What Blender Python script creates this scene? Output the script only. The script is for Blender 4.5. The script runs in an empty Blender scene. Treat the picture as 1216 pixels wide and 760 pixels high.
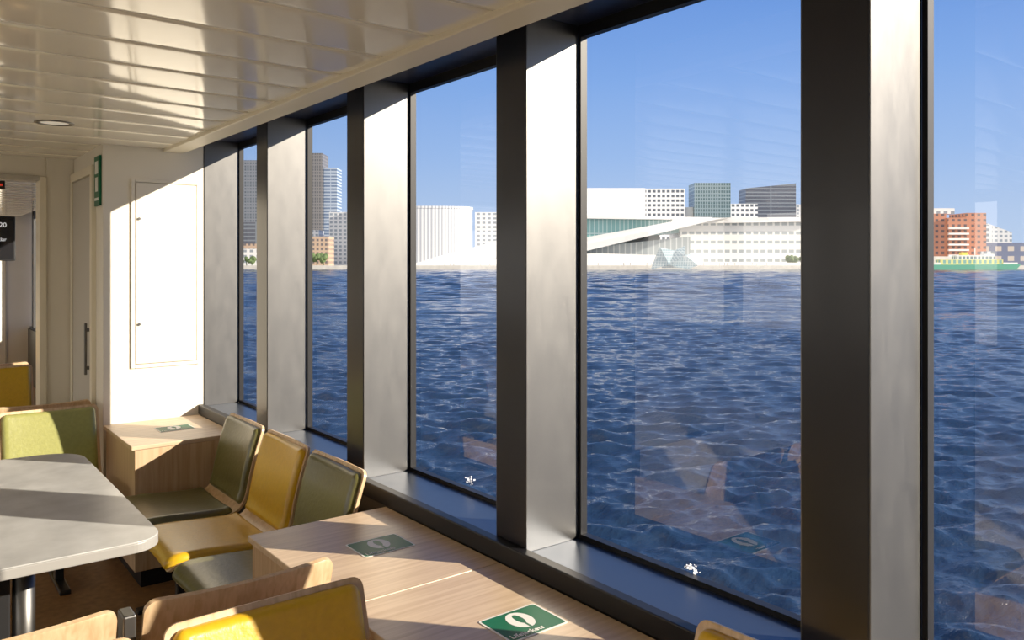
import bpy, bmesh, math, random
import numpy as np
from mathutils import Vector, Matrix
random.seed(4); np.random.seed(4)
scene=bpy.context.scene
C=scene.collection
A=math.atan2(738,950)
ca,sa=math.cos(A),math.sin(A)
GAM=1.15

# ------------------------------------------------------------ materials
def new_mat(name):
    m=bpy.data.materials.new(name); m.use_nodes=True
    nt=m.node_tree
    return m,nt,nt.nodes['Principled BSDF']
def mat(name,col,rough=.5,metal=0.,spec=.5,coat=0.,emit=None,es=0.,noise=0.,nscale=8.,bump=0.,sheen=0.):
    m,nt,b=new_mat(name)
    b.inputs['Base Color'].default_value=(*col,1)
    b.inputs['Roughness'].default_value=rough
    b.inputs['Metallic'].default_value=metal
    b.inputs['Specular IOR Level'].default_value=spec
    b.inputs['Coat Weight'].default_value=coat
    b.inputs['Coat Roughness'].default_value=.08
    if emit:
        b.inputs['Emission Color'].default_value=(*emit,1); b.inputs['Emission Strength'].default_value=es
    if noise or bump:
        tc=nt.nodes.new('ShaderNodeTexCoord'); n=nt.nodes.new('ShaderNodeTexNoise')
        n.inputs['Scale'].default_value=nscale; n.inputs['Detail'].default_value=6
        nt.links.new(tc.outputs['Object'],n.inputs['Vector'])
        if noise:
            r=nt.nodes.new('ShaderNodeValToRGB')
            r.color_ramp.elements[0].position=.3; r.color_ramp.elements[1].position=.7
            r.color_ramp.elements[0].color=(*[max(0,c*(1-noise)) for c in col],1)
            r.color_ramp.elements[1].color=(*[min(1,c*(1+noise)) for c in col],1)
            nt.links.new(n.outputs['Fac'],r.inputs['Fac']); nt.links.new(r.outputs['Color'],b.inputs['Base Color'])
        if bump:
            bp=nt.nodes.new('ShaderNodeBump'); bp.inputs['Strength'].default_value=bump; bp.inputs['Distance'].default_value=.004
            nt.links.new(n.outputs['Fac'],bp.inputs['Height']); nt.links.new(bp.outputs['Normal'],b.inputs['Normal'])
    return m
def wood(name,c1,c2,axis='Y',rough=.38):
    m,nt,b=new_mat(name)
    tc=nt.nodes.new('ShaderNodeTexCoord'); mp=nt.nodes.new('ShaderNodeMapping')
    s={'X':(1.2,28,28),'Y':(28,1.2,28),'Z':(28,28,1.2)}[axis]
    mp.inputs['Scale'].default_value=s
    n=nt.nodes.new('ShaderNodeTexNoise'); n.inputs['Scale'].default_value=2.2; n.inputs['Detail'].default_value=8; n.inputs['Distortion'].default_value=.6
    r=nt.nodes.new('ShaderNodeValToRGB')
    r.color_ramp.elements[0].position=.33; r.color_ramp.elements[1].position=.62
    r.color_ramp.elements[0].color=(*c1,1); r.color_ramp.elements[1].color=(*c2,1)
    L=nt.links
    L.new(tc.outputs['Object'],mp.inputs['Vector']); L.new(mp.outputs['Vector'],n.inputs['Vector'])
    L.new(n.outputs['Fac'],r.inputs['Fac']); L.new(r.outputs['Color'],b.inputs['Base Color'])
    b.inputs['Roughness'].default_value=rough
    return m
def steel(name,col,rough,metal=1.):
    m,nt,b=new_mat(name)
    tc=nt.nodes.new('ShaderNodeTexCoord'); mp=nt.nodes.new('ShaderNodeMapping'); mp.inputs['Scale'].default_value=(5,5,2.0)
    n=nt.nodes.new('ShaderNodeTexNoise'); n.inputs['Scale'].default_value=3; n.inputs['Detail'].default_value=9; n.inputs['Roughness'].default_value=.7
    mr=nt.nodes.new('ShaderNodeMapRange'); mr.inputs['From Min'].default_value=.3; mr.inputs['From Max'].default_value=.7
    mr.inputs['To Min'].default_value=rough*.92; mr.inputs['To Max'].default_value=rough*1.08
    r=nt.nodes.new('ShaderNodeValToRGB'); r.color_ramp.elements[0].position=.3; r.color_ramp.elements[1].position=.75
    r.color_ramp.elements[0].color=(*[c*.95 for c in col],1); r.color_ramp.elements[1].color=(*[min(1,c*1.05) for c in col],1)
    L=nt.links
    L.new(tc.outputs['Object'],mp.inputs['Vector']); L.new(mp.outputs['Vector'],n.inputs['Vector'])
    L.new(n.outputs['Fac'],mr.inputs['Value']); L.new(mr.outputs['Result'],b.inputs['Roughness'])
    L.new(n.outputs['Fac'],r.inputs['Fac']); L.new(r.outputs['Color'],b.inputs['Base Color'])
    b.inputs['Metallic'].default_value=metal
    return m
def glass_mat(name,tint,k=1.0):
    m=bpy.data.materials.new(name); m.use_nodes=True; nt=m.node_tree; nt.nodes.clear()
    o=nt.nodes.new('ShaderNodeOutputMaterial'); t=nt.nodes.new('ShaderNodeBsdfTransparent'); g=nt.nodes.new('ShaderNodeBsdfGlossy')
    mx=nt.nodes.new('ShaderNodeMixShader'); lw=nt.nodes.new('ShaderNodeLayerWeight'); lw.inputs['Blend'].default_value=.5
    pw=nt.nodes.new('ShaderNodeMath'); pw.operation='POWER'; pw.inputs[1].default_value=4.5
    mu=nt.nodes.new('ShaderNodeMath'); mu.operation='MULTIPLY_ADD'; mu.inputs[1].default_value=.75*k; mu.inputs[2].default_value=.075*k; mu.use_clamp=True
    t.inputs['Color'].default_value=(*tint,1); g.inputs['Roughness'].default_value=.0
    g.inputs['Color'].default_value=(1,1,1,1)
    L=nt.links; L.new(lw.outputs['Facing'],pw.inputs[0]); L.new(pw.outputs[0],mu.inputs[0]); L.new(mu.outputs[0],mx.inputs['Fac'])
    L.new(t.outputs[0],mx.inputs[1]); L.new(g.outputs[0],mx.inputs[2]); L.new(mx.outputs[0],o.inputs['Surface'])
    return m
def translucent(name,col):
    m=bpy.data.materials.new(name); m.use_nodes=True; nt=m.node_tree; nt.nodes.clear()
    o=nt.nodes.new('ShaderNodeOutputMaterial'); t=nt.nodes.new('ShaderNodeBsdfTranslucent'); t.inputs['Color'].default_value=(*col,1)
    nt.links.new(t.outputs[0],o.inputs['Surface']); return m
def facade(name,wall,win,w,h,fw=.3,fh=.35,rough=.4,off=0.):
    m,nt,b=new_mat(name)
    N=nt.nodes; L=nt.links
    tc=N.new('ShaderNodeTexCoord'); s=N.new('ShaderNodeSeparateXYZ'); L.new(tc.outputs['Object'],s.inputs[0])
    ad=N.new('ShaderNodeMath'); ad.operation='ADD'; L.new(s.outputs['X'],ad.inputs[0]); L.new(s.outputs['Y'],ad.inputs[1])
    def cell(src,size,fr):
        d=N.new('ShaderNodeMath'); d.operation='DIVIDE'; L.new(src,d.inputs[0]); d.inputs[1].default_value=size
        f=N.new('ShaderNodeMath'); f.operation='FRACT'; L.new(d.outputs[0],f.inputs[0])
        g=N.new('ShaderNodeMath'); g.operation='GREATER_THAN'; L.new(f.outputs[0],g.inputs[0]); g.inputs[1].default_value=fr
        return g.outputs[0]
    a=cell(ad.outputs[0],w,fw); c=cell(s.outputs['Z'],h,fh)
    mu=N.new('ShaderNodeMath'); mu.operation='MULTIPLY'; L.new(a,mu.inputs[0]); L.new(c,mu.inputs[1])
    mx=N.new('ShaderNodeMixRGB'); mx.inputs[1].default_value=(*wall,1); mx.inputs[2].default_value=(*win,1)
    L.new(mu.outputs[0],mx.inputs[0]); L.new(mx.outputs[0],b.inputs['Base Color'])
    b.inputs['Roughness'].default_value=rough
    return m

M_white=mat('wall_white_paint',(.85,.80,.69),.45,noise=.015,nscale=3)
M_cream=mat('cream_trim_paint',(.86,.79,.63),.4)
M_ceil=mat('ceiling_plank_gloss',(.91,.86,.74),.11,spec=.6,coat=.4)
M_black=mat('black_post_lacquer',(.009,.009,.014),.28,spec=.32,coat=.05,noise=.2,nscale=5)
M_blackm=mat('black_rubber',(.006,.006,.008),.45,spec=.3)
M_steel=steel('brushed_steel',(.155,.152,.148),.40)
M_sill=steel('sill_blue_metal',(.06,.085,.13),.33,.7)
M_navy=mat('window_head_navy',(.012,.018,.05),.3)
M_glass=glass_mat('window_glass',(.96,.97,.98),1.0)
M_spot=translucent('pane_white_spot',(.95,.95,.95))  # small white translucent discs on the pane
M_oak=wood('locker_oak_laminate',(.52,.355,.22),(.66,.485,.32),'X')
M_oakd=wood('locker_oak_side',(.46,.29,.16),(.58,.40,.24),'Z')
M_ply=wood('plywood_shell',(.52,.33,.17),(.68,.47,.27),'Z',.35)
M_yel=mat('mustard_leather',(.64,.36,.010),.30,spec=.5,noise=.06,nscale=60,bump=.25)
M_oli=mat('olive_leather',(.105,.098,.028),.30,spec=.5,noise=.08,nscale=60,bump=.25)
M_oli_sun=mat('sunlit_olive_leather',(.27,.27,.075),.33,spec=.5,noise=.08,nscale=60,bump=.25)  # same olive leather, with the sunlit tone put into its colour
M_table=mat('table_grey_laminate',(.43,.43,.42),.33,noise=.2,nscale=9)
M_edge=mat('table_edge',(.30,.29,.275),.4)
M_floor=mat('brown_floor',(.24,.125,.05),.45,noise=.3,nscale=30)
M_floor_bounce=mat('pale_bounce_floor',(.76,.68,.55),.4,noise=.05,nscale=20)  # unseen aisle floor, made pale to bounce sunlight up to the ceiling
M_dark=mat('dark_steel',(.03,.03,.032),.35,metal=.6)
M_green=mat('sign_green',(.008,.12,.055),.5,spec=.25)
M_signw=mat('sign_white',(.85,.85,.80),.5,spec=.3)
M_screen=mat('tv_screen',(.01,.01,.012),.15)
M_emw=mat('screen_text',(.9,.9,.9),.5,emit=(1,1,1),es=.4)
M_red=mat('red_led',(.5,.02,.01),.4,emit=(1,.05,.02),es=.3)
M_lamp=mat('lamp_diffuser',(.9,.85,.75),.5,emit=(1,.9,.75),es=.2)
M_grey=mat('door_grey',(.52,.49,.43),.4)

# ------------------------------------------------------------ mesh helpers
def link(o,parent=None):
    C.objects.link(o)
    if parent: o.parent=parent
    return o
def empty(name,loc=(0,0,0),rz=0):
    e=bpy.data.objects.new(name,None); e.location=loc; e.rotation_euler=(0,0,rz); e.empty_display_size=.1; C.objects.link(e); return e
def mesh(name,verts,faces,m,parent=None,smooth=False,bevel=0.,seg=2):
    me=bpy.data.meshes.new(name); me.from_pydata([tuple(v) for v in verts],[],faces); me.update()
    bm=bmesh.new(); bm.from_mesh(me); bmesh.ops.recalc_face_normals(bm,faces=bm.faces); bm.to_mesh(me); bm.free()
    o=bpy.data.objects.new(name,me); link(o,parent)
    ms=m if isinstance(m,(list,tuple)) else [m]
    for x in ms: me.materials.append(x)
    if smooth:
        for p in me.polygons: p.use_smooth=True
    if bevel:
        b=o.modifiers.new('bevel','BEVEL'); b.width=bevel; b.segments=seg; b.limit_method='ANGLE'; b.angle_limit=.6
    return o
BF=[(0,1,3,2),(4,6,7,5),(0,4,5,1),(2,3,7,6),(0,2,6,4),(1,5,7,3)]
def boxes(name,bl,m,parent=None,bevel=0.,seg=2):
    vs=[];fs=[]
    for (x0,x1,y0,y1,z0,z1) in bl:
        b=len(vs)
        for x in (x0,x1):
            for y in (y0,y1):
                for z in (z0,z1): vs.append((x,y,z))
        fs+= [tuple(b+i for i in f) for f in BF]
    return mesh(name,vs,fs,m,parent,bevel=bevel,seg=seg)
def box(name,x0,x1,y0,y1,z0,z1,m,parent=None,bevel=0.,seg=2):
    return boxes(name,[(x0,x1,y0,y1,z0,z1)],m,parent,bevel,seg)
def cyl(name,x,y,z0,z1,r,m,parent=None,n=28,r1=None,bevel=0.):
    r1=r if r1 is None else r1
    vs=[];fs=[]
    for (z,rr) in ((z0,r),(z1,r1)):
        for i in range(n):
            a=2*math.pi*i/n; vs.append((x+rr*math.cos(a),y+rr*math.sin(a),z))
    for i in range(n): fs.append((i,(i+1)%n,n+(i+1)%n,n+i))
    fs.append(tuple(range(n))[::-1]); fs.append(tuple(range(n,2*n)))
    o=mesh(name,vs,fs,m,parent,bevel=bevel)
    for p in o.data.polygons:
        if len(p.vertices)==4: p.use_smooth=True
    return o
def poly_extrude(name,poly,z0,z1,m,parent=None,bevel=0.):
    n=len(poly); vs=[(x,y,z0) for x,y in poly]+[(x,y,z1) for x,y in poly]
    fs=[tuple(range(n))[::-1],tuple(range(n,2*n))]+[(i,(i+1)%n,n+(i+1)%n,n+i) for i in range(n)]
    return mesh(name,vs,fs,m,parent,bevel=bevel)
def rrect(x0,x1,y0,y1,r,n=10):
    rs=r if isinstance(r,(list,tuple)) else [r]*4
    out=[]
    for (cx,cy,a0,rr) in ((x1,y1,0,rs[0]),(x0,y1,90,rs[1]),(x0,y0,180,rs[2]),(x1,y0,270,rs[3])):
        sx=-1 if cx==x1 else 1; sy=-1 if cy==y1 else 1
        for i in range(n+1):
            a=math.radians(a0+90*i/n); out.append((cx+sx*rr+rr*math.cos(a),cy+sy*rr+rr*math.sin(a)))
    return out
def text(name,body,size,loc,rot,m,parent=None,align='LEFT'):
    c=bpy.data.curves.new(name,'FONT'); c.body=body; c.size=size; c.align_x=align; c.extrude=.0004
    o=bpy.data.objects.new(name,c); o.location=loc; o.rotation_euler=rot; c.materials.append(m); link(o,parent); return o

# ------------------------------------------------------------ ROOM SHELL
XG,XP=1.70,1.478
GY=[4.90,3.885,2.86,1.835,.787,-.25,-1.29,-2.33,-3.37]      # near faces of window posts
FY=[5.95+1.03*k for k in range(7)]
ZB,ZT=.73,2.31
CZ=2.262
YN,YF=-3.4,12.5
box('floor',-.35,1.72,YN,YF,-.1,0,M_floor)
box('floor',-5,-.35,YN,YF,-.1,0,M_floor_bounce)
box('wall_window_side_lower',1.46,1.76,YN,YF,0,.715,mat('wall_dark_panel',(.05,.045,.04),.5))
box('wall_window_side_upper',1.36,1.78,YN,YF,2.335,2.5,M_navy)
box('trim_1',1.25,1.36,YN,4.905,2.242,2.42,M_cream,bevel=.004)
box('trim_2',1.445,1.482,YN,4.905,.70,.757,M_blackm,bevel=.004)
box('window_sill',1.482,1.70,YN,4.905,.715,.745,M_sill,bevel=.003)
box('window_sill',1.482,1.70,5.9,YF,.715,.745,M_sill,bevel=.003)
def post(y):
    e=empty('window_post',(0,y,0))
    box('front_plate',XP,XP+.012,.002,.148,.757,2.335,M_black,e,bevel=.003)
    box('steel_lining_near',XP+.002,XG-.015,0,.006,.745,2.335,M_steel,e,bevel=.001)
    box('steel_lining_far',XP+.002,XG-.015,.144,.150,.745,2.335,M_steel,e,bevel=.001)
    box('core',XP+.013,XG+.012,.007,.143,.745,2.335,M_blackm,e)
for y in GY+FY: post(y)
wi=0
def window(y0,y1,spots=None):
    global wi; wi+=1
    e=empty('window_%d'%wi)
    w=.012
    boxes('frame',[(XG-.014,XG+.012,y0,y0+w,ZB,2.335),(XG-.014,XG+.012,y1-w,y1,ZB,2.335),
        (XG-.014,XG+.012,y0+w,y1-w,ZB,ZB+.03),(XG-.014,XG+.012,y0+w,y1-w,ZT-.012,2.335)],M_blackm,e)
    mesh('pane',[(XG+.01,y0+w,ZB+.02),(XG+.01,y1-w,ZB+.02),(XG+.01,y1-w,ZT),(XG+.01,y0+w,ZT)],[(0,1,2,3)],M_glass,e)
    if spots:
        for i in range(26):
            yy=spots[0]+random.gauss(0,.013); zz=spots[1]+random.gauss(0,.006); r=random.uniform(.001,.004)
            vs=[(XG+.012,yy+r*1.3*math.cos(t),zz+r*math.sin(t)) for t in [k*math.pi/4 for k in range(8)]]
            mesh('white_spot_%d'%i,vs,[tuple(range(8))],M_spot,e)
g=sorted(GY)
for i in range(len(g)-1):
    sp=None
    if abs(g[i]-.787)<.01: sp=(1.41,.775)
    if abs(g[i]-1.835)<.01: sp=(2.46,.785)
    window(g[i]+.15,g[i+1],sp)
for i in range(len(FY)-1): window(FY[i]+.15,FY[i+1])
def planks(name,x0,x1,y0,y1,z,pitch,m):
    prof=[]; y=y0
    while y<y1-.01:
        ye=min(y+pitch,y1)
        prof+=[(y,z+.012),(y+.002,z+.004),(y+.006,z+.0006)]
        for k in range(1,12):
            t=k/12; prof.append((y+.006+(ye-y-.012)*t,z-.0028*math.sin(math.pi*t)**.8))
        prof+=[(ye-.006,z+.0006),(ye-.002,z+.004),(ye-.0005,z+.012)]
        y=ye
    n=len(prof); vs=[(x0,a,b) for a,b in prof]+[(x1,a,b) for a,b in prof]
    fs=[(i,i+1,n+i+1,n+i) for i in range(n-1)]
    b=len(vs); vs+=[(x0,y0,z+.15),(x1,y0,z+.15),(x1,y1,z+.15),(x0,y1,z+.15)]; fs+=[(b,b+1,b+2,b+3)]
    return mesh(name,vs,fs,m,smooth=True)
planks('ceiling',-5,1.25,YN,5.8,CZ,.30,M_ceil)
planks('ceiling_far_room',-5,1.36,5.9,YF,2.22,.30,M_ceil)
box('wall_core',.93,1.478,4.905,5.9,0,2.5,M_white,bevel=.006)
box('wall_core_outer',1.478,1.74,5.05,5.95,0,2.5,M_white)
box('wall_partition_side',.775,.93,5.78,5.9,0,2.5,M_white,bevel=.004)
box('wall_header',-5,.775,5.78,5.9,2.14,2.5,M_white,bevel=.004)
box('trim_3',.735,.775,5.76,5.92,0,2.14,M_cream,bevel=.004)
box('trim_4',-5,.735,5.76,5.92,2.115,2.14,M_grey)
d=empty('door_1')
box('leaf',.912,.93,5.14,5.70,0.02,2.10,M_grey,d,bevel=.003)
boxes('jamb',[(.905,.93,5.08,5.13,0,2.16),(.905,.93,5.71,5.76,0,2.16),(.905,.93,5.13,5.71,2.11,2.16)],M_cream,d,bevel=.002)
box('handle',.885,.900,5.17,5.185,.95,1.25,M_steel,d,bevel=.003)
boxes('handle_standoff',[(.898,.913,5.172,5.183,.98,1.0),(.898,.913,5.172,5.183,1.2,1.22)],M_steel,d)
h=empty('access_hatch')
boxes('frame',[(1.075,1.095,4.893,4.906,1.0,2.08),(1.435,1.455,4.893,4.906,1.0,2.08),(1.095,1.435,4.893,4.906,1.0,1.02),(1.095,1.435,4.893,4.906,2.06,2.08)],M_white,h,bevel=.003)
box('hatch_leaf',1.10,1.43,4.889,4.906,1.025,2.055,M_white,h,bevel=.003)
for i,zz in enumerate((1.25,1.85)):
    o=cyl('lock_%d'%i,0,0,0,.006,.008,M_steel,h); o.location=(1.115,4.889,zz); o.rotation_euler=(math.pi/2,0,0)
box('wall_far',-5,1.74,YF,YF+.1,0,2.5,M_white)
boxes('wall_far_panels',[(x,x+.02,YF-.012,YF,0,2.2) for x in (1.2,.6,0,-.6)],M_grey)
boxes('wall_port_side',[(-5.1,-5,YN,YF,0,.8),(-5.1,-5,YN,YF,2.2,2.5)]+[(-5.1,-5,y,y+.22,.8,2.2) for y in np.arange(YN,YF,1.6)],M_white)
box('wall_rear',-5,1.74,YN-.1,YN,0,2.5,M_white)
box('roof_deck',-5.1,1.9,YN-.1,YF+.1,2.5,2.56,M_white)
for (x,y,z) in ((.61,4.30,CZ),(-.9,4.3,CZ),(.61,1.3,CZ),(-.9,1.3,CZ),(.5,8.0,2.22)):
    e=empty('ceiling_downlight',(x,y,z))
    n=32;vs=[];fs=[]
    pr=[(.085,0),(.083,-.006),(.070,-.008),(.062,-.003),(.060,.004)]
    for r,zz in pr:
        for i in range(n): vs.append((r*math.cos(2*math.pi*i/n),r*math.sin(2*math.pi*i/n),zz))
    for j in range(len(pr)-1):
        for i in range(n): fs.append((j*n+i,j*n+(i+1)%n,(j+1)*n+(i+1)%n,(j+1)*n+i))
    mesh('rim',vs,fs,M_steel,e,smooth=True)
    cyl('diffuser',0,0,-.003,.002,.0605,M_lamp,e)
e=empty('green_safety_sign')
box('panel',.916,.928,4.92,5.06,1.92,2.20,M_green,e,bevel=.002)
boxes('pictogram',[(.914,.917,4.95,5.03,2.10,2.17),(.914,.917,4.96,5.02,2.0,2.08),(.914,.917,4.94,5.04,1.95,1.965)],M_signw,e)
e=empty('television',(.47,7.4,1.79))
box('housing',-.31,.31,0,.05,-.175,.175,M_blackm,e,bevel=.006)
box('screen',-.295,.295,-.003,.002,-.16,.16,M_screen,e)
boxes('mount',[(-.03,.03,.02,.05,.17,.43)],M_dark,e)
text('line_1','Express 20',.050,(.25,-.006,.09),(math.pi/2,0,0),M_emw,e,'RIGHT')
text('line_2','Departure klar',.04,(.25,-.006,-.02),(math.pi/2,0,0),M_emw,e,'RIGHT')
e=empty('exit_sign',(.60,7.0,2.18))
box('case',-.07,.07,-.02,.02,-.035,.04,M_dark,e,bevel=.004)
box('led_face',-.055,.055,-.023,-.018,-.012,.004,M_red,e)

# ------------------------------------------------------------ LOCKERS
def locker(y0,y1):
    e=empty('lifejacket_locker',(0,0,0))
    box('body',.945,1.443,y0+.004,y1-.004,.08,.678,M_oakd,e,bevel=.002)
    box('plinth',.975,1.443,y0+.01,y1-.01,0,.08,M_blackm,e)
    box('lid',.93,1.444,y0+.0015,y1-.0015,.68,.70,M_oak,e,bevel=.0025)
for a,b in ((1.92,2.62),(1.215,1.92),(4.225,4.888)): locker(a,b)
def lj_sign(x,y):
    e=empty('lifejacket_sign',(x,y,.7005))
    poly_extrude('border',rrect(-.09,.09,-.07,.07,.008,4),0,.0012,M_signw,e)
    poly_extrude('green_face',rrect(-.085,.085,-.065,.065,.006,4),.0012,.0016,M_green,e)
    n=26
    out=[(.0+.034*math.cos(t),.012+.044*math.sin(t)) for t in [2*math.pi*i/n for i in range(n)]]
    inn=[(.0+.011*math.cos(t),.018+.026*math.sin(t)) for t in [2*math.pi*i/n for i in range(n)]]
    vs=[(a,b,.0020) for a,b in out]+[(a,b,.0020) for a,b in inn]
    mesh('lifejacket_icon',vs,[(i,(i+1)%n,n+(i+1)%n,n+i) for i in range(n)],M_signw,e)
    boxes('straps',[(-.003,.003,-.034,-.004,.0021,.0024)],M_green,e)
    text('caption','Lifejackets',.024,(-.078,-.058,.0022),(0,0,0),M_signw,e)
lj_sign(1.232,2.268); lj_sign(1.25,1.563); lj_sign(1.22,4.56)

# ------------------------------------------------------------ TABLE
def table(y0,y1,x0,x1):
    e=empty('dining_table')
    p=rrect(x0,x1,y0,y1,(.17,.17,.09,.09),12)
    poly_extrude('edge_band',p,.706,.736,M_edge,e,bevel=.003)
    poly_extrude('top',p,.736,.741,M_table,e,bevel=.0015)
    cx=(x0+x1)/2
    for i,yy in enumerate((y0+.36,y1-.36)):
        cyl('column_%d'%i,cx+.06,yy,.03,.70,.033,M_steel,e)
        cyl('foot_%d'%i,cx+.06,yy,.001,.03,.19,M_dark,e,bevel=.006)
        box('bracket_%d'%i,cx-.2,cx+.3,yy-.04,yy+.04,.69,.706,M_dark,e)
        box('cross_plate_%d'%i,cx-.05,cx+.02,yy-.03,yy+.03,.03,.70,M_dark,e,bevel=.004)
table(2.65,4.12,-.12,.68)

# ------------------------------------------------------------ CHAIRS
ctrl=[(.245,.418),(.235,.436),(.20,.449),(.08,.444),(-.06,.434),(-.14,.436),(-.195,.458),(-.228,.51),(-.25,.60),(-.278,.71),(-.315,.825)]
def catmull(P,n=14):
    P=[np.array(p) for p in P]; P=[2*P[0]-P[1]]+P+[2*P[-1]-P[-2]]
    out=[]
    for i in range(1,len(P)-2):
        for k in range(n):
            t=k/n
            out.append(.5*((2*P[i])+(-P[i-1]+P[i+1])*t+(2*P[i-1]-5*P[i]+4*P[i+1]-P[i+2])*t*t+(-P[i-1]+3*P[i]-3*P[i+1]+P[i+2])*t**3))
    out.append(P[-2]); return np.array(out)
CP=catmull(ctrl); SEG=np.r_[0,np.cumsum(np.linalg.norm(np.diff(CP,axis=0),axis=1))]; TOT=SEG[-1]
def prof_at(s):
    x=np.interp(s,SEG,CP[:,0]); z=np.interp(s,SEG,CP[:,1])
    e=.006; x1,x0=np.interp(min(s+e,TOT),SEG,CP[:,0]),np.interp(max(s-e,0),SEG,CP[:,0])
    z1,z0=np.interp(min(s+e,TOT),SEG,CP[:,1]),np.interp(max(s-e,0),SEG,CP[:,1])
    t=np.array([x1-x0,z1-z0]); t/=np.linalg.norm(t); return x,z,t[1],-t[0]
def sheet(name,s0,s1,hw,rad,o0,o1,m,parent,puff=False,nv=44,nu=23,taper=0.):
    L=s1-s0
    ss=[s0+L*(.5-.5*math.cos(math.pi*i/nv)) for i in range(nv+1)]
    us=[math.sin(math.pi/2*(-1+2*j/nu)) for j in range(nu+1)]
    top=[];bot=[]
    for s in ss:
        dd=min(s-s0,s1-s); w=hw
        rd=rad if s<.4 else rad*.55
        if dd<rd: w=w-rd+math.sqrt(max(0,rd*rd-(rd-dd)**2))
        x,z,nx,nz=prof_at(s)
        back=max(0,min(1,(s-.42)/.2))
        for u in us:
            c=.014*back*u*u+.010*(1-back)*u*u
            if puff:
                ed=min(dd,(1-abs(u))*w); r=.022; k=min(1,ed/r); f=math.sqrt(max(0,1-(1-k)**2))
                t=o0+(o1-o0)*f+.006*(1-u*u)*min(1,dd/.1)
            else: t=o1
            top.append((x+nx*(c+t),u*w,z+nz*(c+t))); bot.append((x+nx*(c+o0),u*w,z+nz*(c+o0)))
    n=nu+1; N=len(top); vs=top+bot; fs=[]
    for i in range(nv):
        for j in range(nu):
            a=i*n+j; fs.append((a,a+1,a+n+1,a+n)); fs.append((N+a,N+a+n,N+a+n+1,N+a+1))
        fs.append((i*n,(i+1)*n,N+(i+1)*n,N+i*n)); a=i*n+nu; fs.append((a,N+a,N+a+n,a+n))
    for j in range(nu):
        fs.append((j,N+j,N+j+1,j+1)); a=nv*n+j; fs.append((a,a+1,N+a+1,N+a))
    o=mesh(name,vs,fs,m,parent,smooth=True)
    if not puff:
        try: o.data.set_sharp_from_angle(angle=.7)
        except Exception: pass
    return o
cache={}
def chair(x,y,rz,leather,legs=True):
    e=empty('dining_chair',(x,y,0),rz)
    def inst(key,fn):
        if key in cache:
            o=bpy.data.objects.new(key[0],cache[key]); link(o,e); return o
        o=fn(); cache[key]=o.data; return o
    inst(('plywood_shell',),lambda:sheet('plywood_shell',0,TOT,.232,.05,-.012,0,M_ply,e))
    inst(('seat_pad',leather.name),lambda:sheet('seat_pad',.006,.43,.226,.05,0.0,.03,leather,e,True))
    inst(('back_pad',leather.name),lambda:sheet('back_pad',.475,TOT-.014,.218,.05,0.0,.026,leather,e,True))
    box('under_plate',-.13,.13,-.10,.10,.405,.425,M_dark,e,bevel=.003)
    boxes('leg_column',[(-.03,.03,-.02,.02,.02,.41)],M_dark,e,bevel=.006)
    boxes('foot_bar',[(-.2,.2,-.025,.025,0,.022)],M_dark,e,bevel=.006)
    return e
PI=math.pi
chair(1.085,3.925,PI,M_oli); chair(1.085,3.405,PI,M_yel); chair(1.085,2.90,PI,M_oli)
chair(1.09,.895,PI,M_yel)
chair(.688,2.257,PI/2,M_yel); chair(.168,2.257,PI/2,M_oli)
chair(.688,1.488,-PI/2,M_yel); chair(.168,1.488,-PI/2,M_oli)
chair(.665,4.555,-PI/2,M_oli_sun); chair(.145,4.555,-PI/2,M_oli_sun)
chair(.665,5.345,PI/2,M_oli); chair(.145,5.345,PI/2,M_yel)
for x in (.62,.10,-.42):
    chair(x,6.75,-PI/2,M_yel)
    chair(x,7.55,PI/2,M_oli)
    chair(x,9.1,-PI/2,M_oli if x>.3 else M_yel)
    chair(x,9.9,PI/2,M_yel)
    chair(x,11.2,-PI/2,M_yel)
e=empty('seat_row_bracket',(.428,1.99,0))
boxes('steel_upright',[(-.014,.014,-.03,.03,0,.80)],M_steel,e,bevel=.004)
boxes('floor_plate',[(-.05,.05,-.08,.08,0,.008)],M_steel,e)

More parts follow.
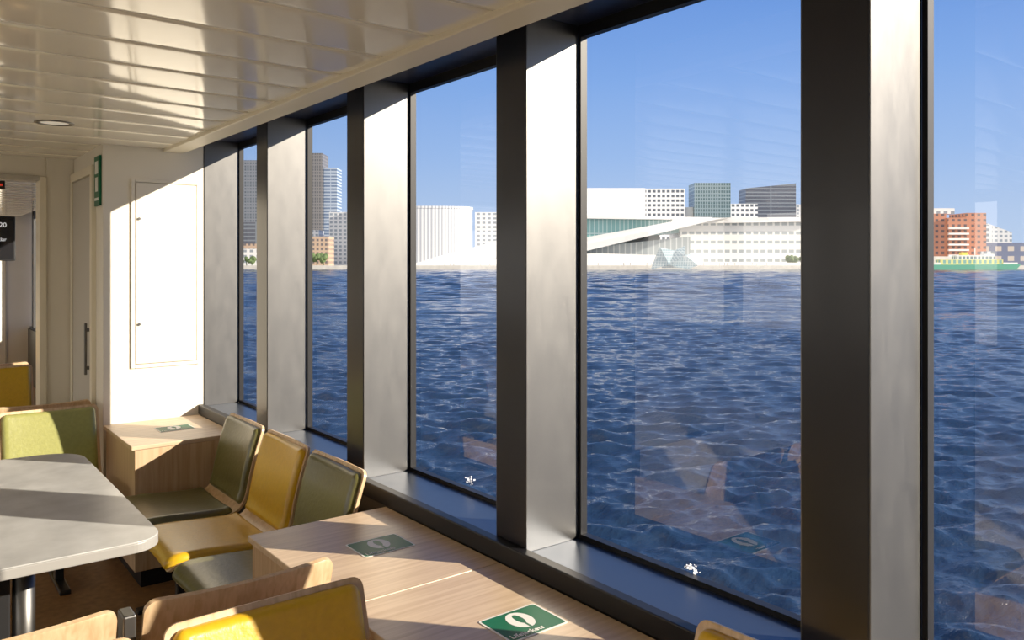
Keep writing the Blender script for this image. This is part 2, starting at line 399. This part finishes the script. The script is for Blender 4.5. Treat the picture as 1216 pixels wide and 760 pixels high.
# ------------------------------------------------------------ WATER
WZ=-2.9
def build_water():
    na,nr=1100,1150
    VM=535.
    az=np.radians(np.linspace(4,92,na)); rr=np.exp(np.linspace(math.log(2.6),math.log(VM),nr))
    R,AZ=np.meshgrid(rr,az,indexing='ij'); R=R/np.cos(AZ-A)
    X=R*np.sin(AZ); Y=R*np.cos(AZ); H=np.zeros_like(X)
    dr=R*(math.log(VM/2.6)/nr)
    rng=np.random.RandomState(23)
    big=1+.3*np.sin(.13*X+.05*Y)*np.sin(.09*Y-.04*X+1)
    nw=100
    for i in range(nw):
        lam=.20*(1.9/.20)**(rng.rand()); 
        th=A+.10+rng.normal()*.45
        kx,ky=2*np.pi/lam*math.sin(th),2*np.pi/lam*math.cos(th)
        sl=.041*(.75+.5*rng.rand())*(1.25 if .4<lam<1.3 else .85)
        a=sl*lam/(2*np.pi)
        w=np.clip((lam/dr-2.5)/3,0,1)
        ph=kx*X+ky*Y+rng.rand()*6.28
        s=np.sin(ph)
        H+=w*a*(2*((s+1)/2)**2.1-.76)
    H*=big
    far=np.clip((R-35)/110,0,1)
    for i in range(60):
        lam=2.2*(13/2.2)**(rng.rand())
        th=A+.1+rng.normal()*.42
        kx,ky=2*np.pi/lam*math.sin(th),2*np.pi/lam*math.cos(th)
        a=.042*(.75+.5*rng.rand())*lam/(2*np.pi)
        w=np.clip((lam/dr-2.5)/3,0,1)*far
        H+=w*a*np.sin(kx*X+ky*Y+rng.rand()*6.28)
    V=np.stack([X,Y,H+WZ],-1).reshape(-1,3).astype(np.float32)
    idx=np.arange(na*nr).reshape(nr,na)
    q=np.stack([idx[:-1,:-1],idx[:-1,1:],idx[1:,1:],idx[1:,:-1]],-1).reshape(-1,4)
    q=q[:,::-1]
    me=bpy.data.meshes.new('harbour_water'); me.vertices.add(len(V)); me.vertices.foreach_set('co',V.ravel())
    me.loops.add(q.size); me.loops.foreach_set('vertex_index',q.ravel().astype(np.int32))
    me.polygons.add(len(q)); me.polygons.foreach_set('loop_start',(np.arange(len(q))*4).astype(np.int32))
    me.polygons.foreach_set('use_smooth',np.ones(len(q),dtype=bool))
    me.update(calc_edges=True); me.validate()
    if me.polygons[5].normal.z<0: me.flip_normals()
    o=bpy.data.objects.new('harbour_water',me); C.objects.link(o); return o
m,nt,b=new_mat('sea_water')
b.inputs['Base Color'].default_value=(.008,.021,.052,1); b.inputs['Roughness'].default_value=.08; b.inputs['IOR'].default_value=1.34
tc=nt.nodes.new('ShaderNodeTexCoord'); mp=nt.nodes.new('ShaderNodeMapping'); mp.inputs['Rotation'].default_value=(0,0,A); mp.inputs['Scale'].default_value=(1,1.8,1)
n1=nt.nodes.new('ShaderNodeTexNoise'); n1.inputs['Scale'].default_value=3.4; n1.inputs['Detail'].default_value=5; n1.inputs['Roughness'].default_value=.6
bp=nt.nodes.new('ShaderNodeBump'); bp.inputs['Strength'].default_value=.9; bp.inputs['Distance'].default_value=.065
nt.links.new(tc.outputs['Object'],mp.inputs['Vector']); nt.links.new(mp.outputs['Vector'],n1.inputs['Vector'])
nt.links.new(n1.outputs['Fac'],bp.inputs['Height']); nt.links.new(bp.outputs['Normal'],b.inputs['Normal'])
M_water=m
w=build_water(); w.data.materials.append(M_water)
o=cyl('harbour_water_outer',0,0,-4.7,-4.5,2500,M_water,n=64)
o.data.polygons.foreach_set('use_smooth',[False]*len(o.data.polygons))

# ------------------------------------------------------------ SHORE / CITY  (u = metres along the quay, v = metres out from the ship)
def S(u,v,z=0): return (u*ca+v*sa,-u*sa+v*ca,z)
def prism(name,poly,v0,v1,m,u0=None):
    """elevation polygon (u,z) extruded in depth"""
    uc=sum(p[0] for p in poly)/len(poly) if u0 is None else u0
    n=len(poly)
    vs=[(p[0]-uc,0,p[1]+.6) for p in poly]+[(p[0]-uc,v1-v0,p[1]+.6) for p in poly]
    fs=[tuple(range(n)),tuple(range(n,2*n))[::-1]]+[(i,(i+1)%n,n+(i+1)%n,n+i) for i in range(n)]
    o=mesh(name,vs,fs,m,None); o.location=S(uc,v0,-.6); o.rotation_euler=(0,0,-A)
    return o
def block(name,u0,u1,ztop,v0,v1,m,zb=-.6): return prism(name,[(u0,zb),(u1,zb),(u1,ztop),(u0,ztop)],v0,v1,m)
M_stone=mat('white_marble',(.84,.83,.81),.5,noise=.03,nscale=.2)
M_conc=mat('quay_concrete',(.66,.63,.57),.7,noise=.12,nscale=.3)
M_land=mat('ground_city',(.40,.38,.34),.9)
F=facade
M_t1=F('tower_grey_facade',(.16,.18,.22),(.05,.07,.10),3,3.6,.35,.4)
M_t2=F('tower_brown_facade',(.17,.165,.17),(.05,.055,.07),2.6,3.6,.4,.35)
M_t3=F('tower_blue_facade',(.38,.46,.58),(.10,.16,.28),40,3.6,.02,.45)
M_b1=F('office_light_facade',(.60,.62,.65),(.20,.25,.31),4,3.5,.4,.45)
M_b2=F('tan_facade',(.50,.35,.24),(.12,.10,.10),3.5,3.6,.45,.45)
M_rib=F('ribbed_white_facade',(.80,.81,.83),(.42,.45,.51),3.2,100,.5,.0)
M_b3=F('white_window_facade',(.78,.78,.77),(.24,.28,.32),5,4,.45,.5)
M_op=F('opera_window_band',(.85,.84,.80),(.34,.38,.40),5,6.4,.3,.66)
M_teal=F('opera_glass',(.50,.68,.68),(.18,.40,.40),3.0,12,.18,.06,.15)
M_bw=F('barcode_bw',(.78,.80,.82),(.07,.09,.12),4.4,4.4,.35,.45)
M_dkg=F('dark_glass_tower',(.20,.28,.32),(.04,.09,.11),2.4,3.5,.35,.3,.2)
M_dk2=F('dark_office',(.15,.18,.22),(.05,.06,.09),60,3.6,.02,.35,.3)
M_brick=F('red_brick_facade',(.52,.21,.12),(.12,.08,.08),4.2,3.8,.5,.5)
M_gr2=mat('soft_grey',(.45,.48,.50),.6)
M_leaf=mat('foliage',(.07,.12,.035),.8,noise=.4,nscale=.8)

prism('quay_embankment',[(-420,-3.4),(900,-3.4),(900,-.2),(-420,-.2)],536,544.9,M_conc)
prism('land',[(-900,-3.4),(900,-3.4),(900,-.62),(-900,-.62)],545,1600,M_land)
block('office_tower',-308,-272,117,900,930,M_t1)
block('office_tower',-238,-213.5,125,900,930,M_t2)
block('office_tower',-213,-198,109,905,930,M_t3)
block('office_block',-160,-138,46,700,719,M_b1)
block('office_block',-172,-149,23,650,670,M_b2)
block('office_block',-232,-200,17,650,670,M_b2)
block('office_block',-250,-212,38,720,740,M_dk2)
block('office_block',-199,-174,31,720,740,M_b1)
block('office_block',-34,-5,48,735,745,M_b3)
block('office_block',-20,12,40,750,765,M_b1)
block('warehouse_row',-300,-178,12,600,615,M_b3)
n=64; vs=[];fs=[]
for (z,s) in ((-.6,1.0),(14,1.0),(48,1.0),(48.2,1.012),(50,1.012)):
    for i in range(n):
        t=2*PI*i/n; c,s_=math.cos(t),math.sin(t)
        vs.append((50*s*math.copysign(abs(c)**.65,c),24*s*math.copysign(abs(s_)**.75,s_),z+.6))
for j in range(4):
    for i in range(n): fs.append((j*n+i,j*n+(i+1)%n,(j+1)*n+(i+1)%n,(j+1)*n+i))
fs.append(tuple(range(4*n,5*n)))
o=mesh('round_white_museum',vs,fs,M_rib); o.location=S(-85,705,-.6); o.rotation_euler=(0,0,-A)
op=empty('opera_house',S(100,560,-2),-A)
def opart(name,poly,v0,v1,m):
    n=len(poly); vs=[(p[0]-100,v0-560,max(p[1],-.6)+2) for p in poly]+[(p[0]-100,v1-560,max(p[1],-.6)+2) for p in poly]
    fs=[tuple(range(n)),tuple(range(n,2*n))[::-1]]+[(i,(i+1)%n,n+(i+1)%n,n+i) for i in range(n)]
    return mesh(name,vs,fs,m,op)
opart('stage_tower',[(28,0),(100,0),(100,57.5),(28,57.5)],600,635,M_stone)
opart('stage_tower_lower',[(20,0),(108,0),(108,33),(20,35)],585,600,M_gr2)
opart('glass_foyer',[(10,14),(138,24),(120,33.2),(10,33.2)],566,584,M_teal)
opart('foyer_roof_edge',[(8,33.2),(140,31.5),(140,33.4),(8,35.2)],560,590,M_stone)
opart('main_block',[(118,0),(214,0),(214,32.5),(118,32.5)],562,600,M_op)
opart('roof_slab',[(112,28.8),(216,30.5),(216,33.6),(112,32.6)],558,604,M_stone)
def facepart(name,vs,m):
    n=len(vs); V=[(u-100,v-560,z+2) for u,v,z in vs]+[(u-100,v-560,1.4) for u,v,z in vs]
    fs=[tuple(range(n)),tuple(range(n,2*n))[::-1]]+[(i,n+i,n+(i+1)%n,(i+1)%n) for i in range(n)]
    return mesh(name,V,fs,m,op)
opart('sloping_roof',[(-75,-1),(10,5),(48,12.5),(132,30.5),(150,32.5),(108,29.5),(48,18.5),(-10,14),(-30,9.5)],548,558,M_stone)
facepart('forecourt_slope',[(-85,545.3,.1),(20,545.3,.1),(20,547.8,5.5),(-60,547.8,1.2)],M_stone)
opart('ramp_top',[(48,9.0),(140,31.2),(150,32.6),(128,31.2),(48,14.0)],546.5,558,M_stone)
opart('ramp_lower_wall',[(-10,-1),(130,-1),(130,6),(60,8),(-10,6)],547,560,M_stone)
opart('under_ramp_foyer',[(48,0),(125,0),(125,20),(48,12)],561,565,F('foyer_shadow',(.50,.53,.54),(.28,.32,.34),4,50,.2,.02))
opart('plaza',[(-85,-.6),(214,-.6),(214,1.5),(60,2.5),(-20,1.0)],545.2,546.2,M_stone)
opart('west_ramp',[(-72,-1),(-4,-1),(-4,19),(-24,13),(-52,6)],558.5,575,M_stone)
block('high_rise',125,162,71,750,775,M_bw)
block('high_rise',171,205,76.5,750,775,M_dkg)
block('high_rise',205.2,231,57,752,775,M_bw)
block('high_rise',162.2,170.8,54,755,775,M_gr2)
prism('high_rise',[(231,-.6),(284,-.6),(284,81),(234,76)],800,825,M_dk2)
block('high_rise',284.2,330,60,800,825,M_b1)
e=empty('brick_apartment_block',S(311,560,-2),-A)
def bpart(nm,u0,u1,z0,z1,v0,v1,m): box(nm,u0-311,u1-311,v0-560,v1-560,z0+2,z1+2,m,e)
bpart('wing_left',286,304,-.6,36,560,580,M_brick); bpart('wing_mid',304,318,-.6,33,558,580,M_brick); bpart('wing_right',318,332,-.6,36.5,560,582,M_brick)
bpart('penthouse',292,312,36,40,564,578,M_b3); bpart('ground_arcade',286,334,-.6,6,556,560,M_conc)
boxes('balconies',[(304-311,318-311,-3.6,-2,8+3.8*i,9.2+3.8*i) for i in range(6)],M_stone,e)
block('office_block',336,360,30,600,620,M_b3)
prism('office_block',[(345,-.6),(400,-.6),(400,26),(372,36),(345,32)],640,660,M_b1)
block('warehouse',336,400,16,572,590,F('mural_wall',(.12,.15,.25),(.5,.45,.4),9,7,.5,.5))
e=empty('harbour_ferry',S(291,505,-2.85),-A)
hull=[(-27,.1),(25,.1),(28,3.6),(-29,3.2)]
vs=[(a,-4,b) for a,b in hull]+[(a,4,b) for a,b in hull]
fs=[tuple(range(4)),(7,6,5,4)]+[(i,(i+1)%4,4+(i+1)%4,4+i) for i in range(4)]
mesh('hull',vs,fs,mat('ferry_green',(.10,.38,.26),.4),e)
box('deck_house',-22,17,-3.4,3.4,3.3,6.4,F('ferry_deck',(.75,.72,.25),(.20,.42,.38),3.2,3.1,.45,.3),e)
box('upper_house',-12,12,-3,3,6.4,9.2,F('ferry_upper',(.82,.83,.78),(.20,.28,.30),2.4,2.8,.35,.35),e)
box('wheelhouse',6,12,-2.5,2.5,9.2,11.6,M_b3,e); box('mast',1,1.4,-.2,.2,9.2,14,M_signw,e); box('funnel',-8,-4,-1.5,1.5,9.2,11,mat('ferry_yellow',(.8,.6,.08),.4),e)
boxes('rail',[(-26,-22,-3.6,-3.4,3.3,4.6),(17,26,-3.6,-3.4,3.3,4.6)],M_signw,e)
e=empty('glass_harbour_sculpture',S(102,505,-2.75),-A)
fac=[((-14,0,.2),(-9,-2,14),(-3,-1,3)),((-9,-2,14),(-3,-1,3),(1,2,12)),((-3,-1,3),(1,2,12),(7,-1,9)),((-3,-1,3),(7,-1,9),(9,0,.2)),((7,-1,9),(9,0,.2),(15,0,2.5)),((7,-1,9),(15,0,2.5),(12,3,10)),
     ((-14,0,.2),(-12,3,5),(-9,-2,14)),((-1,3,6),(1,2,12),(8,3,15)),((1,2,12),(8,3,15),(7,-1,9)),((-12,3,5),(-3,3,13),(-3,-1,3)),((-7,4,1),(10,4,1),(4,4,13))]
vs=[];fs=[]
for f in fac:
    b0=len(vs); vs+=list(f); fs.append((b0,b0+1,b0+2))
M_sc=F('sculpture_glass',(.55,.64,.68),(.22,.34,.40),1.6,1.6,.3,.3,.1)
M_sc.node_tree.nodes['Principled BSDF'].inputs['Alpha'].default_value=.62
o=mesh('glass_facets',vs,fs,M_sc,e); so=o.modifiers.new('t','SOLIDIFY'); so.thickness=.3
box('floating_base',-15,16,-4,4,.1,.6,M_gr2,e)
def trees(u0,u1,v,zb,h,n):
    vs=[];fs=[]
    for k in range(n):
        u=u0+(u1-u0)*(k+.5)/n+random.uniform(-1,1); r=h*.45*random.uniform(.8,1.1); cz=zb+h*.62
        for q in range(5):
            bm=bmesh.new(); bmesh.ops.create_icosphere(bm,subdivisions=2,radius=r*random.uniform(.45,.75))
            off=Vector((random.uniform(-.5,.5)*r,random.uniform(-.5,.5)*r,random.uniform(-.5,.6)*r))
            b0=len(vs)
            for w_ in bm.verts: vs.append(Vector((u-u0,0,cz))+off+w_.co*random.uniform(.85,1.15))
            fs+=[tuple(b0+x.index for x in f.verts) for f in bm.faces]; bm.free()
        b0=len(vs); vs+=[(u-u0+a,b_,z) for z in (zb,cz) for a,b_ in ((-.3,-.3),(.3,-.3),(.3,.3),(-.3,.3))]
        fs+=[(b0+i,b0+(i+1)%4,b0+4+(i+1)%4,b0+4+i) for i in range(4)]
    o=mesh('tree_row',vs,fs,M_leaf); o.location=S(u0,v,-.6); o.rotation_euler=(0,0,-A)
trees(188,212,552,0,7,5); trees(-160,-136,585,0,9,5); trees(-210,-185,575,0,7,6); trees(262,284,552,0,7,3)
def crowd():
    vs=[];fs=[]
    def tube(cx,cy,secs,n=8):
        b0=len(vs)
        for (dx,z,r) in secs:
            for i in range(n): vs.append((cx+dx+r*math.cos(2*PI*i/n),cy+r*.7*math.sin(2*PI*i/n),z))
        for j in range(len(secs)-1):
            for i in range(n): fs.append((b0+j*n+i,b0+j*n+(i+1)%n,b0+(j+1)*n+(i+1)%n,b0+(j+1)*n+i))
        fs.append(tuple(b0+(len(secs)-1)*n+i for i in range(n)))
    for k in range(46):
        cx=random.uniform(0,250); cy=random.uniform(-.4,.4); z=0
        for sgn in (-1,1): tube(cx+.1*sgn,cy,[(.12*sgn,z,.05),(.05*sgn,z+.45,.07),(0,z+.85,.10)])
        tube(cx,cy,[(0,z+.8,.17),(0,z+1.1,.15),(0,z+1.4,.22),(0,z+1.5,.07),(0,z+1.56,.09),(0,z+1.66,.11),(0,z+1.76,.04)])
        for sgn in (-1,1): tube(cx+.24*sgn,cy,[(.05*sgn,z+.78,.035),(.04*sgn,z+1.1,.045),(-.02*sgn,z+1.42,.06)])
    o=mesh('pedestrian_crowd',vs,fs,mat('clothes',(.08,.08,.11),.8)); o.location=S(-60,538,-.2); o.rotation_euler=(0,0,-A)
crowd()

# ------------------------------------------------------------ LIGHT
sd=bpy.data.lights.new('sun','SUN'); sd.energy=11; sd.angle=.009; sd.color=(1,.87,.69)
so=bpy.data.objects.new('sun',sd); C.objects.link(so)
dv=Vector((-1,1.16,-.56)); so.rotation_euler=dv.to_track_quat('-Z','Y').to_euler()
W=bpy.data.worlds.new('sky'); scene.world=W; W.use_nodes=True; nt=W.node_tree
bg=nt.nodes['Background']
tc=nt.nodes.new('ShaderNodeTexCoord'); sp=nt.nodes.new('ShaderNodeSeparateXYZ'); r=nt.nodes.new('ShaderNodeValToRGB')
nt.links.new(tc.outputs['Generated'],sp.inputs[0]); nt.links.new(sp.outputs['Z'],r.inputs['Fac'])
cr=r.color_ramp
def gc(c): return (*[x**GAM for x in c],1)
cr.elements[0].position=0; cr.elements[0].color=gc((.56,.70,.91))
cr.elements[1].position=1; cr.elements[1].color=gc((.04,.13,.40))
for p,c in ((.06,(.48,.64,.91)),(.13,(.36,.55,.91)),(.22,(.25,.45,.88)),(.32,(.16,.34,.80)),(.5,(.07,.19,.54))):
    el=cr.elements.new(p); el.color=gc(c)
# unseen port-side sky brightened and warmed, added as fill light for the cabin
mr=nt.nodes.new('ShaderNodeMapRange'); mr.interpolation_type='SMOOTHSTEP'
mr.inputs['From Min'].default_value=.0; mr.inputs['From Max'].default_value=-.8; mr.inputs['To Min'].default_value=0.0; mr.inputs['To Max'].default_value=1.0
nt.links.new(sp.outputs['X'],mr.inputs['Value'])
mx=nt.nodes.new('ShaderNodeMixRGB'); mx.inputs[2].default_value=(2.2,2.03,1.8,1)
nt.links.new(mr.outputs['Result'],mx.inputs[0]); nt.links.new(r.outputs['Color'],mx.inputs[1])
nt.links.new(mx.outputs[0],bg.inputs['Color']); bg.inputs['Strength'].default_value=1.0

# ------------------------------------------------------------ CAMERA
cd=bpy.data.cameras.new('camera'); cd.sensor_width=36; cd.lens=950/1216*36; cd.shift_y=-68/1216; cd.clip_end=5000; cd.clip_start=.05
co=bpy.data.objects.new('camera',cd); C.objects.link(co); co.location=(0,0,1.6); co.rotation_euler=(PI/2,0,-A)
scene.camera=co
scene.view_settings.view_transform='Standard'
scene.view_settings.exposure=0.0
scene.view_settings.gamma=GAM
